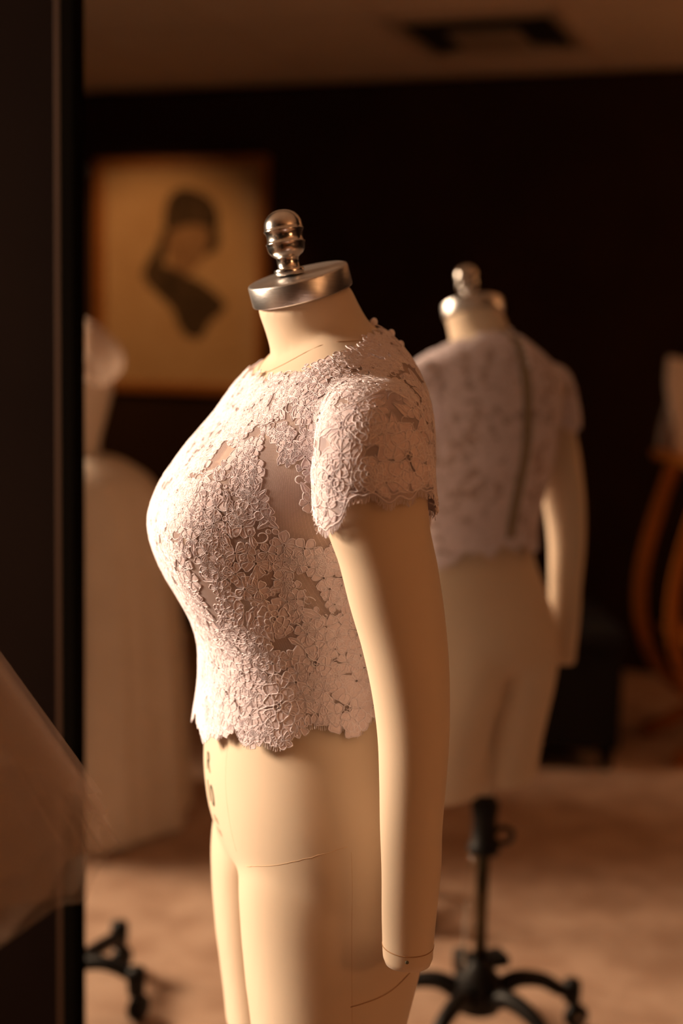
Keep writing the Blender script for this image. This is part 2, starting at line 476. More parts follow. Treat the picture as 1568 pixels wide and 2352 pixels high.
CAPN = Vector((.09, -.30, .95)).normalized()
CAPC = Vector((.001, -.0285, 1.637))
def neck_parts():
    rings = []
    base_c, top_c = Vector((0, .012, 1.545)), CAPC - CAPN * .012
    for i in range(9):
        t = i / 8
        c = base_c.lerp(top_c, t); nrm = Vector((0, -.36, .93)).lerp(CAPN, t).normalized()
        u = Vector((1, 0, 0)); u = (u - nrm * u.dot(nrm)).normalized(); w = nrm.cross(u)
        flare = (1 - t) ** 2.5
        ru = .0545 + .012 * flare; rv = .0545 + .016 * flare
        rings.append([tuple(c + u * math.cos(2 * math.pi * k / 48) * ru + w * math.sin(2 * math.pi * k / 48) * rv) for k in range(48)])
    return loft(rings)

def build_surface(parts, voxel, smooth_it, name):
    V, F_ = [], []
    for v, f in parts:
        o = len(V); V += [tuple(p) for p in v]; F_ += [tuple(i + o for i in q) for q in f]
    me = bpy.data.meshes.new(name + '_src'); me.from_pydata(V, [], F_); me.update()
    bm = bmesh.new(); bm.from_mesh(me); bmesh.ops.remove_doubles(bm, verts=bm.verts, dist=1e-5); bmesh.ops.recalc_face_normals(bm, faces=bm.faces); bm.to_mesh(me); bm.free()
    o = bpy.data.objects.new(name + '_src', me); COL.objects.link(o)
    m = o.modifiers.new('r', 'REMESH'); m.mode = 'VOXEL'; m.voxel_size = voxel
    s = o.modifiers.new('s', 'SMOOTH'); s.factor = 0.5; s.iterations = smooth_it
    dg = bpy.context.evaluated_depsgraph_get(); dg.update()
    res = bpy.data.meshes.new_from_object(o.evaluated_get(dg))
    bpy.data.objects.remove(o); bpy.data.meshes.remove(me)
    res.name = name
    return res

torso = loft([ring(*([r[0], 0] + list(r[1:])), n=96, bust=1.0) for r in interp_rows(ROWS, 80)])
legs = []
for sx in (-1, 1):
    legs.append(loft([leg_ring(r[0], r[1], r[2], r[3], r[4], sx) for r in interp_rows(LEGS, 36)]))
def shoulders(g=0.0):
    return [ellipsoid((sx * .160, .004, 1.498), (.036 + g, .050 + g, .036 + g)) for sx in (-1, 1)]
body_me = build_surface([torso] + legs + shoulders() + [neck_parts()], .0055, 14, 'body')
body_bvh = BVHTree.FromPolygons([v.co.copy() for v in body_me.vertices], [tuple(p.vertices) for p in body_me.polygons])

form = thing('dress_form', 'linen dress form with one arm and metal neck cap standing before the mirror', 'dress form', (FORM.x, FORM.y, FZ), FROT)
body = obj_me('body', body_me, M['linen'], form)

# arm
ARM = [(1.535, .175, -.002, .020, .022), (1.526, .186, -.003, .036, .036), (1.510, .196, -.006, .045, .042), (1.487, .205, -.010, .052, .045), (1.443, .213, -.011, .0555, .046), (1.392, .2185, -.0060, .0535, .045), (1.3545, .2224, .0048, .0507, .0435),
       (1.3097, .2255, .0144, .0485, .042), (1.2646, .2285, .0237, .0442, .040), (1.2189, .2306, .0303, .0402, .038), (1.1728, .2318, .0339, .0370, .036), (1.1261, .2320, .0344, .0346, .034),
       (1.0791, .2319, .0341, .0324, .032), (1.0316, .2323, .0354, .0311, .030), (.9837, .2320, .0344, .0287, .028), (.9451, .2319, .0342, .0266, .0265), (.9350, .2320, .0345, .0258, .0258), (.9310, .2320, .0345, .0235, .0235)]
def arm_rings(grow=0.0, z_lo=None):
    return [ring(r[0], r[1], r[4] + grow, r[3] + grow, r[3] + grow, 40, 2.0, r[2]) for r in interp_rows(ARM, 90)]
av, af = loft(arm_rings())
arm = obj('arm', av, af, M['linen'], form)
arm_bvh = BVHTree.FromPolygons([Vector(p) for p in av], [tuple(q) for q in af])

def snap(p, bvh, off):
    loc, nrm, _, _ = bvh.find_nearest(Vector(p))
    return loc + nrm * off, nrm

def seam(name, pts, bvh, rad, mat, off=0.0002, parent=None, per=10):
    path = [snap(p, bvh, off)[0] for p in catmull(pts, per)]
    return tube(name, path, rad, mat, parent or body, 5)
seam('seam_line', [(.085, -.118, .991), (.1054, -.0962, 1.0024), (.135, -.06, 1.020), (.1634, -.0147, 1.039)], body_bvh, .0006, M['seam_light'], -.0002)
seam('seam_line', [(.178, -.012, 1.036), (.180, -.010, .95), (.170, -.006, .84), (.160, .0, .74)], body_bvh, .0004, M['seam_light'], -.00015)
seam('seam_line', [(.166, -.008, .862), (.163, .03, .870), (.1585, .0673, .8846), (.13, .1, .897)], body_bvh, .0006, M['seam'])
seam('seam_line', [(.055, -.125, 1.13), (.060, -.13, 1.07), (.066, -.125, 1.0)], body_bvh, .0004, M['seam_light'], -.0002)
nb = []
for k in range(36):
    a = 2 * math.pi * k / 36
    nb.append((math.cos(a) * .072, .010 + math.sin(a) * .079, 1.567 + math.sin(a) * .079 * .42))
nbp = [snap(p, body_bvh, .0002)[0] for p in nb]
tube('neck_seam', nbp, .0005, M['seam'], body, 5, True)
# cuff seam and pin hole of the arm
cs = []
for k in range(36):
    a = 2 * math.pi * k / 36
    cs.append(snap((.232 + math.cos(a) * .0275, .0345 + math.sin(a) * .0275, .951 - .002 * math.cos(a)), arm_bvh, .0001)[0])
tube('cuff_seam', cs, .0006, M['seam'], arm, 5, True)
ph, _ = snap((.2555, .0245, .9435), arm_bvh, .0)
lathe('pin_hole', [(.0003, -.001), (.0016, -.0006), (.0020, .0004), (.0012, .0008)], M['ink'], arm, 10, ph, (.9, -.4, 0))

# cap and finial
def capp(r, h): return (r, h)
lathe('neck_cap', [(.0545, -.013), (.0572, -.0125), (.0578, -.011), (.0578, .0095), (.0570, .0115), (.0545, .0125), (.03, .0130), (.0001, .0132)], M['satin_cap'], form, 64, CAPC, CAPN)
FA = Vector((-.07, -.14, .985)).normalized()
fin_o = CAPC + CAPN * .0125 + Vector((.004, -.010, 0))
lathe('finial', [(r_, z_ * .90) for r_, z_ in [(.0165, -.002), (.0170, .0045), (.0160, .0060), (.0128, .0064), (.0122, .0075), (.0122, .0190), (.0135, .0205), (.0175, .0235), (.0200, .0275), (.0213, .0330), (.0216, .0365), (.0222, .0372), (.0222, .0380),
                 (.0205, .0388), (.0200, .0425), (.0202, .0470), (.0212, .0512), (.0226, .0530), (.0226, .0540), (.0214, .0548), (.0216, .0580), (.0208, .0635), (.0186, .0690), (.0150, .0735), (.0100, .0768), (.0050, .0784), (.0001, .0788)]],
      M['chrome'], form, 48, fin_o, FA)

# armhole plate on the armless side
pl, pn = snap((-.2, .004, 1.455), body_bvh, 0)
v, f = lathe_data([(.001, .003), (.030, .003), (.040, .0015), (.043, -.004)], 36)
rot = Vector((0, 0, 1)).rotation_difference(Vector((-1, 0, .12)))
v = [Vector((-.181, .004, 1.455)) + rot @ Vector((p.x * 1.35, p.y, p.z)) for p in v]
obj('armhole_plate', v, f, M['linen'], form)

# lettering stencilled down the centre front
def text_part(txt, size, p0, udir, vdir, parent):
    c = bpy.data.curves.new('t', 'FONT'); c.body = txt; c.size = size; c.align_x = 'CENTER'; c.extrude = 0; c.resolution_u = 3
    to = bpy.data.objects.new('t', c); COL.objects.link(to)
    dg = bpy.context.evaluated_depsgraph_get(); dg.update()
    me = bpy.data.meshes.new_from_object(to.evaluated_get(dg))
    bpy.data.objects.remove(to)
    bm = bmesh.new(); bm.from_mesh(me)
    bmesh.ops.subdivide_edges(bm, edges=bm.edges, cuts=1)
    for vv in bm.verts:
        p = Vector(p0) + Vector(udir) * vv.co.x + Vector(vdir) * vv.co.y
        vv.co = snap(p, body_bvh, .0007)[0]
    bm.to_mesh(me); bm.free()
    return obj_me('printed_lettering', me, M['ink'], parent, False)
ud, vd = (.99, 0, 0), (0, 0, 1)
text_part('R', .034, (-.006, -.14, 1.078), ud, vd, body)
text_part('10', .040, (-.006, -.14, 1.036), ud, vd, body)
text_part('III II', .013, (.004, -.13, 1.016), ud, vd, body)
text_part('II III', .013, (.006, -.13, 1.000), ud, vd, body)

# stand: pole, clamp, chain, wheeled base
zs = -FZ; SO = Vector((.0114, .0352, 0))
tube('pole', [SO + Vector((0, 0, zs + .10)), SO + Vector((0, 0, zs + .51))], .0125, M['pole_metal'], form, 20)
tube('pole_sleeve', [SO + Vector((0, 0, zs + .505)), SO + Vector((0, 0, zs + .74))], .014, M['linen'], form, 20)
lathe('pole_clamp', [(.012, .400), (.030, .402), (.032, .414), (.024, .422), (.024, .470), (.028, .50), (.014, .52)], M['black_metal'], form, 20, SO + Vector((0, 0, zs)))
kn = [(SO.x + .026 + .017 * math.cos(a), SO.y + .026 + .010 * math.cos(a), zs + .437 + .016 * math.sin(a)) for a in [2 * math.pi * k / 16 for k in range(16)]]
tube('clamp_ring', kn, .006, M['black_metal'], form, 6, True)
cb_v, cb_f = [], []
for k in range(16):
    v, f = ellipsoid((SO.x - .020 - .004 * math.sin(k / 15 * math.pi), SO.y - .018, zs + .135 + k * .0105), (.0046, .0046, .0046), 10, 7)
    o = len(cb_v); cb_v += v; cb_f += [tuple(i + o for i in q) for q in f]
bc = obj('bead_chain', cb_v, cb_f, M['bead'], form)
tube('chain_cord', [(SO.x - .020, SO.y - .018, zs + .29), (SO.x - .019, SO.y - .017, zs + .35), (SO.x - .016, SO.y - .014, zs + .41)], .001, M['bead'], form, 5)
def stand_base(root, n, ph, rad=.23, z0=0.0, xy=(0, 0)):
    lathe('base_hub', [(.028, .075), (.042, .080), (.046, .115), (.040, .150), (.026, .168), (.020, .185)], M['black_metal'], root, 20, (xy[0], xy[1], z0))
    for k in range(n):
        a = ph + 2 * math.pi * k / n
        d = Vector((math.cos(a), math.sin(a), 0)); U = Vector((xy[0], xy[1], z0))
        pts = catmull([p + U for p in (d * .03 + Vector((0, 0, .105)), d * .08 + Vector((0, 0, .128)), d * .14 + Vector((0, 0, .118)), d * .19 + Vector((0, 0, .088)), d * rad + Vector((0, 0, .082)))], 5)
        lg = tube('base_leg', pts, [.020 - .008 * i / (len(pts) - 1) for i in range(len(pts))], M['black_metal'], root, 10)
        lathe('caster_socket', [(.001, .106), (.017, .104), (.019, .088), (.017, .060), (.009, .054)], M['black_metal'], lg, 14, d * rad + U)
        s = Vector((-d.y, d.x, 0))
        lathe('caster_wheel', [(.001, -.011), (.020, -.011), (.026, -.007), (.026, .007), (.020, .011), (.001, .011)], M['black_metal'], lg, 20, d * (rad + .012) + Vector((0, 0, .026)) + U, s)
        tube('caster_bolt', [d * (rad + .012) + Vector((0, 0, .026)) + U - s * .016, d * (rad + .012) + Vector((0, 0, .026)) + U + s * .016], .005, M['bead'], lg, 8)
stand_base(form, 5, R(20), .215, zs, SO)
bp = bmesh.new(); add_box(bp, (SO.x + .03, SO.y - .02, zs + .165), (.10, .05, .022), R(20), .004)
obj_bm('foot_pedal', bp, M['black_metal'], form)

# ------------------------------------------------------------------ lace top
top = thing('lace_top', 'blush lace cap-sleeve crop top worn by the dress form', 'top', (FORM.x, FORM.y, FZ), FROT)
DR = []
for (z, w, f, b) in ROWS:
    if z < 1.08: continue
    g = .004
    t = max(0.0, min(1.0, (1.33 - z) / .12))
    DR.append((z, w + g + .003 * t, f + g + .012 * t, b + g + .010 * t))
DR.append((1.06, .172, .142, .12))
dr_torso = loft([ring(*([r[0], 0] + list(r[1:])), n=96, bust=1.0, sig=.068, bridge=.94) for r in interp_rows(DR, 70)])
stub = loft([ring(r[0], r[1], r[4] + .004, r[3] + .004, r[3] + .004, 40, 2.0, r[2]) for r in interp_rows([q for q in ARM if q[0] > 1.44], 24)])
drape_me = build_surface([dr_torso, stub] + shoulders(.004) + [neck_parts()], .0055, 20, 'drape')
dv = [v.co + v.normal * .0015 for v in drape_me.vertices]
drape_bvh = BVHTree.FromPolygons(dv, [tuple(p.vertices) for p in drape_me.polygons])

def hem_z(p):
    th = math.atan2(p.x, -p.y)               # 0 = centre front, + towards the arm side
    base = 1.154 + .062 * (0.5 - 0.5 * math.cos(th))
    sc = abs(math.sin(th * 4.5 + .55))
    return base - .021 * sc + .004 * math.sin(th * 23)
def neck_ok(p):
    if p.z < 1.50: return True
    e = ((p.x / .0735) ** 2 + ((p.y - .010) / .078) ** 2)
    zc = 1.571 + (p.y - .01) * .42 + .0015 * math.sin(math.atan2(p.y - .01, p.x) * 26)
    return p.z < zc
def armhole_cut(p):
    return (p.x < -.172 and 1.40 < p.z < 1.50 and abs(p.y) < .05) or (p.x > .178 and p.z < 1.515 - .35 * p.y * p.y / .05 and p.z > 1.36)
bm = bmesh.new(); bm.from_mesh(drape_me)
for i, v in enumerate(bm.verts): v.co = dv[i]
# trim crisply: refine near the hem and neckline, then delete
bm.verts.ensure_lookup_table()
dele = [f for f in bm.faces if not (f.calc_center_median().z > hem_z(f.calc_center_median()) and neck_ok(f.calc_center_median())) or (armhole_cut(f.calc_center_median()))]
bmesh.ops.delete(bm, geom=dele, context='FACES')
bm.normal_update()
net_me = bpy.data.meshes.new('net_bodice'); bm.to_mesh(net_me)
bm.free()
net = obj_me('net_bodice', net_me, M['net'], top)

# sleeve shells (local angle 0 = towards the front, 90 = outward from the arm)
def sleeve_drop(a):
    # hem height round the sleeve: long points at front and back, high arch between
    d = (a - 90) % 360
    if d > 180: d -= 360
    d = d / 90.0                             # -1 front, 0 outside, +1 back
    ad = abs(d)
    if ad <= 1.0:
        z = 1.428 - .006 * math.cos(d * 3.0) + .012 * abs(d) * (1 - abs(d)) * 2
        if d < -.34: z -= .044 * min(1, (-d - .34) / .34) 
        if d > .45: z -= .024 * min(1, (d - .45) / .30)
    else:
        z = 1.400 + (ad - 1) * .05
    return z + .003 * math.sin(a * .28)
SL_TOP = 1.532
def sleeve_pt(a, t, sx=1):
    """a in degrees, t 0 at shoulder seam, 1 at hem"""
    zt = SL_TOP - .030 * abs(math.cos(math.radians(a))) ** 1.5
    if math.sin(math.radians(a)) < 0: zt = 1.47
    z = zt + (sleeve_drop(a) - zt) * t
    rows = ARM
    zz = min(max(z, .95), 1.5349)
    for i in range(len(rows) - 1):
        if rows[i][0] >= zz >= rows[i + 1][0]:
            k = (rows[i][0] - zz) / (rows[i][0] - rows[i + 1][0]); r = [rows[i][j] * (1 - k) + rows[i + 1][j] * k for j in range(5)]; break
    g = .004 + .005 * t
    x = r[1] + math.sin(math.radians(a)) * (r[4] + g + .003)
    y = r[2] - math.cos(math.radians(a)) * (r[3] + g)
    return Vector((sx * x, y, z))
def sleeve_mesh(sx):
    na, nt_ = 96, 26; v, f = [], []
    for j in range(nt_ + 1):
        for k in range(na + 1):
            a = -35 + 250 * k / na
            v.append(sleeve_pt(a, j / nt_, sx))
    for j in range(nt_):
        for k in range(na):
            q = (j * (na + 1) + k, j * (na + 1) + k + 1, (j + 1) * (na + 1) + k + 1, (j + 1) * (na + 1) + k)
            f.append(q if sx > 0 else q[::-1])
    return v, f
sv, sf = sleeve_mesh(1)
sleeve = obj('sleeve', sv, sf, M['lace_thin'], top)
sl_bvh = BVHTree.FromPolygons(sv, sf)
# make sure normals point outward
def outward(bvh, p, centre):
    loc, nrm, _, _ = bvh.find_nearest(p)
    return nrm if nrm.dot(loc - centre) > 0 else -nrm
# the armless side: the sleeve hangs flat against the armhole plate
def flat_sleeve():
    na, nt_ = 40, 14; v, f = [], []
    for j in range(nt_ + 1):
        for k in range(na + 1):
            u = k / na * 2 - 1; t = j / nt_
            z = 1.520 - .02 * u * u - t * (.085 + .018 * abs(math.sin(u * 5)) - .02 * u * u)
            y = .004 + u * (.052 + .006 * t)
            x = -(.196 + .006 * math.sin(t * 3) - .026 * u * u - .004 * math.sin(u * 6) * t)
            v.append((x, y, z))
    for j in range(nt_):
        for k in range(na):
            f.append((j * (na + 1) + k + 1, j * (na + 1) + k, (j + 1) * (na + 1) + k, (j + 1) * (na + 1) + k + 1))
    return v, f
fv, ff = flat_sleeve()
obj('sleeve', fv, ff, M['lace_thin'], top)

# --- lace motifs laid on a surface
class Lace:
    def __init__(s, bvh, centre_fn):
        s.bvh = bvh; s.cf = centre_fn; s.cv, s.cfc, s.pv, s.pf = [], [], [], []
    def fr(s, p):
        loc, nrm, _, _ = s.bvh.find_nearest(Vector(p))
        if nrm.dot(loc - s.cf(loc)) < 0: nrm = -nrm
        return loc, nrm
    def cord(s, pts, h, r, closed=True):
        """pts: list of (loc, normal)"""
        n = len(pts); o = len(s.cv)
        for i, (p, nr) in enumerate(pts):
            a = pts[(i - 1) % n][0] if closed or i > 0 else p
            b = pts[(i + 1) % n][0] if closed or i < n - 1 else p
            t = b - a
            sd = nr.cross(t)
            if sd.length < 1e-9: sd = Vector((1, 0, 0))
            sd.normalize()
            h_ = h * .62; q = p + nr * h_
            s.cv += [q + nr * r, q + sd * r * 1.0 - nr * r * .5, q - sd * r * 1.0 - nr * r * .5]
        for i in range(n if closed else n - 1):
            j = (i + 1) % n
            for k in range(3):
                l = (k + 1) % 3
                s.cfc.append((o + i * 3 + k, o + i * 3 + l, o + j * 3 + l, o + j * 3 + k))
    def fill(s, pts, centre, h, dome):
        o = len(s.pv); n = len(pts); h = h * .62; dome = dome * .7
        for (p, nr) in pts: s.pv.append(p + nr * h)
        c, nc = centre
        # inner ring for a puffed petal
        for (p, nr) in pts: s.pv.append((p * .5 + c * .5) + (nr * .5 + nc * .5) * (h + dome))
        s.pv.append(c + nc * (h + dome * .6))
        for i in range(n):
            j = (i + 1) % n
            s.pf.append((o + i, o + j, o + n + j, o + n + i)); s.pf.append((o + n + i, o + n + j, o + 2 * n))
    def petal(s, P, T, B, u0, v0, ang, ln, wd, h, rng, n=13, fill=True, rad=.0006, wob=.07, dome=.0006, vein=False):
        ca, sa = math.cos(ang), math.sin(ang); pts = []
        ph = rng.random() * 6
        for k in range(n):
            a = 2 * math.pi * k / n
            # teardrop: narrow at the root
            x = (.5 - .5 * math.cos(a)) * ln
            y = math.sin(a) * wd * (.28 + .95 * (x / ln) - .12 * (x / ln) ** 2)
            w = 1 + wob * math.sin(a * 4 + ph)
            x, y = x * w, y * w
            pts.append(s.fr(P + T * (u0 + x * ca - y * sa) + B * (v0 + x * sa + y * ca)))
        c = s.fr(P + T * (u0 + .58 * ln * ca) + B * (v0 + .58 * ln * sa))
        if fill: s.fill(pts, c, h * .5, dome)
        s.cord(pts, h, rad)
        if vein:
            for q in (-.22, .22):
                s.cord([s.fr(P + T * (u0 + ln * t_ * ca - q * wd * t_ * sa * 2) + B * (v0 + ln * t_ * sa + q * wd * t_ * ca * 2)) for t_ in (.15, .45, .7)], h + .0003, rad * .7, False)
    def frame(s, p, rng):
        loc, nr = s.fr(p)
        t = Vector((rng.gauss(0, 1), rng.gauss(0, 1), rng.gauss(0, 1))); t = (t - nr * t.dot(nr)).normalized()
        return loc, t, nr.cross(t)
    def flower(s, p, size, rng, hi=True):
        P, T, B = s.frame(p, rng); n = rng.choice((4, 5, 5, 6)); a0 = rng.random() * 6.28
        for k in range(n):
            a = a0 + 2 * math.pi * k / n + rng.uniform(-.15, .15); l = size * rng.uniform(.8, 1.15)
            s.petal(P, T, B, math.cos(a) * size * .12, math.sin(a) * size * .12, a, l, l * rng.uniform(.42, .58), .0006 + rng.random() * .0008, rng, 13 if hi else 8, vein=hi and rng.random() < .5)
        pts = [s.fr(P + T * math.cos(a) * size * .15 + B * math.sin(a) * size * .15) for a in [2 * math.pi * k / 6 for k in range(6)]]
        s.cord(pts, .0013, .0006)
    def leaf(s, p, size, rng):
        P, T, B = s.frame(p, rng)
        s.petal(P, T, B, -size * .5, 0, 0, size * 1.3, size * .36, .0009, rng, 14, True, .0006, .12)
        pts = [s.fr(P + T * (size * (-.4 + 1.0 * k / 5)) + B * size * .05 * math.sin(k * 1.3)) for k in range(6)]
        s.cord(pts, .0016, .0005, False)
    def scroll(s, p, size, rng):
        P, T, B = s.frame(p, rng); pts = []; d = rng.choice((-1, 1))
        for k in range(14):
            t = k / 13
            a = d * (t * 5.5); r = size * (.25 + .75 * t)
            pts.append(s.fr(P + T * math.cos(a) * r * .8 + B * math.sin(a) * r * .6))
        s.cord(pts, .0010, .0007, False)
    def loops(s, p, size, rng):
        P, T, B = s.frame(p, rng)
        for k in range(3):
            u, v = rng.uniform(-1, 1) * size, rng.uniform(-1, 1) * size; r = size * rng.uniform(.28, .42)
            pts = [s.fr(P + T * (u + math.cos(a) * r) + B * (v + math.sin(a) * r * .8)) for a in [2 * math.pi * q / 8 for q in range(8)]]
            s.fill(pts, s.fr(P + T * u + B * v), .0004, .0004); s.cord(pts, .0009, .0006)
    def rose(s, p, size, rng, rad=.0007, squash=1.0):
        P, T, B = s.frame(p, rng)
        # overlapping rounded petals in rows, coiling to the centre
        for row, (n, r0, l0, w0) in enumerate(((9, .48, .52, .62), (7, .26, .48, .66), (5, .10, .36, .70))):
            off = rng.random() * 6
            for k in range(n):
                a = off + 2 * math.pi * k / n + rng.uniform(-.16, .16); l = size * l0 * rng.uniform(.88, 1.12)
                s.petal(P, T, B, math.cos(a) * size * r0, math.sin(a) * size * r0 * squash, a, l, l * w0, .0007 + .0005 * row + .0003 * (k % 2), rng, 17, True, rad, .07, .0008, row < 2 and rng.random() < .5)
        pts = []
        for k in range(22):
            t = k / 21; a = t * 9.5; r = size * (.03 + .17 * t)
            pts.append(s.fr(P + T * math.cos(a) * r + B * math.sin(a) * r * squash))
        s.cord(pts, .0024, rad, False)
    def flush(s, pname, cname, parent, pm, cm, kind='stuff'):
        a = obj(pname, s.pv, s.pf, pm, parent); b = obj(cname, s.cv, s.cfc, cm, parent)
        if kind: a['kind'] = kind; b['kind'] = kind
        s.cv, s.cfc, s.pv, s.pf = [], [], [], []
        return a, b

rng = random.Random(11)
body_axis = lambda p: Vector((0, -.02, p.z))
lace = Lace(drape_bvh, body_axis)
net_me.calc_loop_triangles()
tri_c = []; areas = []
nco = [v.co for v in net_me.vertices]
for t in net_me.loop_triangles:
    a, b, c = (nco[i] for i in t.vertices); tri_c.append((a, b, c)); areas.append(((b - a).cross(c - a)).length * .5)
areas = np.array(areas); cum = np.cumsum(areas); TOT = cum[-1]
def sample():
    k = int(np.searchsorted(cum, rng.random() * TOT)); k = min(k, len(tri_c) - 1)
    u, v = rng.random(), rng.random()
    if u + v > 1: u, v = 1 - u, 1 - v
    a, b, c = tri_c[k]
    return a + (b - a) * u + (c - a) * v
class Grid:
    def __init__(s, cell): s.c = cell; s.d = {}
    def near(s, p, r):
        i, j, k = (int(math.floor(q / s.c)) for q in p)
        m = int(math.ceil(r / s.c))
        for a in range(i - m, i + m + 1):
            for b in range(j - m, j + m + 1):
                for c in range(k - m, k + m + 1):
                    for (q, rq) in s.d.get((a, b, c), ()):
                        if (q - p).length < max(r, rq): return True
        return False
    def add(s, p, r): s.d.setdefault(tuple(int(math.floor(q / s.c)) for q in p), []).append((p.copy(), r))
GAPS = [((.131, -.085, 1.434), .026), ((.140, -.078, 1.412), .027), ((.148, -.070, 1.388), .026), ((.152, -.05, 1.375), .020), ((.122, -.095, 1.455), .015),
        ((.105, -.105, 1.475), .011), ((.085, -.118, 1.492), .010), ((.085, -.135, 1.322), .014)]
def gap(p):
    for (c, r) in GAPS:
        if (p - Vector(c)).length < r: return True
    if not seen(p) or p.z > 1.50 or p.z < 1.20 or (p.z > 1.38 and p.x < .07): return False
    n = noise.noise(p * 26.0)
    return n > .36
def seen(p):      # part of the top turned to the arm side / front gets the finest work
    return p.x > -.10 and p.y < .06
roses = []
for (c, r) in (((.075, -.135, 1.189), .030), ((.120, -.080, 1.184), .034), ((.155, -.01, 1.186), .032), ((.00, -.15, 1.194), .030), ((.095, -.118, 1.215), .026), ((.045, -.15, 1.215), .028),
               ((.140, -.045, 1.235), .026), ((.155, .0, 1.27), .028), ((.125, -.085, 1.285), .024), ((-.07, -.14, 1.194), .03), ((-.13, -.06, 1.194), .032), ((0, -.16, 1.27), .024)):
    L = Lace(drape_bvh, body_axis); L.rose(c, r, rng)
    root = L.fr(c)[0]
    a = obj('lace_rose', L.pv, L.pf, M['lace'], top); b = obj('rose_cord', L.cv, L.cfc, M['cord'], a)
    roses.append((root, r))
grid = Grid(.012)
for (p, r) in roses: grid.add(p, r * .78)
def in_rose(p):
    return any((p - q).length < r * .85 for (q, r) in roses)
count = 0
for _ in range(14000):
    p = sample(); s_ = seen(p)
    if gap(p) or in_rose(p): continue
    lower = p.z < 1.30
    sz = rng.uniform(.007, .011) if p.z > 1.40 else rng.uniform(.0085, .0135)
    if not s_: sz *= 1.5
    d = sz * (.74 if s_ else 1.0)
    if grid.near(p, d): continue
    grid.add(p, d); count += 1
    k = rng.random()
    if k < .58: lace.flower(p, sz, rng, s_)
    elif k < .78: lace.leaf(p, sz * 1.35, rng)
    elif k < .90: lace.scroll(p, sz * 1.1, rng); 
    else: lace.loops(p, sz * .8, rng)
# small filling loops and worms between
for _ in range(2600 ):
    p = sample()
    if not seen(p) or gap(p) or in_rose(p) or grid.near(p, .0045): continue
    grid.add(p, .0045)
    (lace.loops if rng.random() < .5 else lace.scroll)(p, rng.uniform(.004, .006), rng)
# eyelash scallop along the hem and along the neckline
for k in range(420):
    th = -math.pi + 2 * math.pi * k / 420
    d = Vector((math.sin(th), -math.cos(th), 0)); p = d * .13; p.z = 1.15
    p.z = hem_z(p); loc, nr = lace.fr(p); p = Vector((loc.x, loc.y, 0)); p.z = hem_z(p)
    a = lace.fr(p); pts = [a, (a[0] + Vector((rng.uniform(-.001, .001), 0, -.0045)) + a[1] * .0005, a[1]), (a[0] + Vector((rng.uniform(-.002, .002), 0, -.0085)) + a[1] * .0012, a[1])]
    lace.cord(pts, .0008, .0004, False)
    if k % 3 == 0:
        q = a[0] + Vector((0, 0, .006)); P, T, B = lace.frame(q, rng); dn = Vector((0, 0, -1)); sd = a[1].cross(dn).normalized()
        lace.petal(q, dn, sd, -.002, 0, 0, .011, .0052, .0012, rng, 10, True, .0007)
lace.flush('lace_petals', 'lace_cording', top, M['lace'], M['cord'])
print('motifs', count)
# sleeve lace: large flowers
arm_axis = lambda p: Vector((.205, -.006, p.z - .01))
SL = Lace(sl_bvh, arm_axis)
sg = Grid(.012)
def sp(a, t): return sleeve_pt(a, t)
for (a, t, r) in ((108, .60, .034), (32, .58, .026), (66, .30, .022), (160, .6, .024), (70, .80, .018)):
    L = Lace(sl_bvh, arm_axis); c = sp(a, t); L.rose(c, r, rng, .0009)
    ro = obj('lace_rose', L.pv, L.pf, M['lace'], top); obj('rose_cord', L.cv, L.cfc, M['cord'], ro)
    sg.add(c, r * .85); roses.append((c, r))
for _ in range(1500):
    a, t = rng.uniform(-30, 210), rng.uniform(.05, .92); p = sp(a, t)
    sz = rng.uniform(.012, .020)
    if sg.near(p, sz * .85) or in_rose(p): continue
    sg.add(p, sz * .85); k = rng.random()
    if k < .40: SL.leaf(p, sz * 1.2, rng)
    elif k < .85: SL.flower(p, sz, rng)
    else: SL.scroll(p, sz, rng)
for _ in range(900):
    a, t = rng.uniform(-30, 210), rng.uniform(.03, .95); p = sp(a, t)
    if sg.near(p, .0045) or in_rose(p): continue
    sg.add(p, .0045); (SL.loops if rng.random() < .5 else SL.scroll)(p, rng.uniform(.004, .006), rng)
# corded scallop and eyelash fringe at the hem of the sleeve
edge = [SL.fr(sp(a, .985)) for a in np.linspace(-35, 215, 140)]
SL.cord(edge, .0010, .0009, False)
edge2 = [SL.fr(sp(a, .93 + .02 * math.sin(a * .35))) for a in np.linspace(-35, 215, 160)]
SL.cord(edge2, .0010, .0007, False)
for a in np.linspace(-35, 215, 190):
    e = SL.fr(sp(a, 1.0)); 
    pts = [e, (e[0] + Vector((0, rng.uniform(-.001, .001), -.003)), e[1]), (e[0] + Vector((rng.uniform(-.001, .001), rng.uniform(-.002, .002), -.0065)), e[1])]
    SL.cord(pts, .0004, .0004, False)
# shoulder seam
SL.cord([SL.fr(sp(a, .02)) for a in np.linspace(-20, 200, 80)], .0006, .0011, False)
SL.flush('lace_petals', 'lace_cording', top, M['lace'], M['cord'])

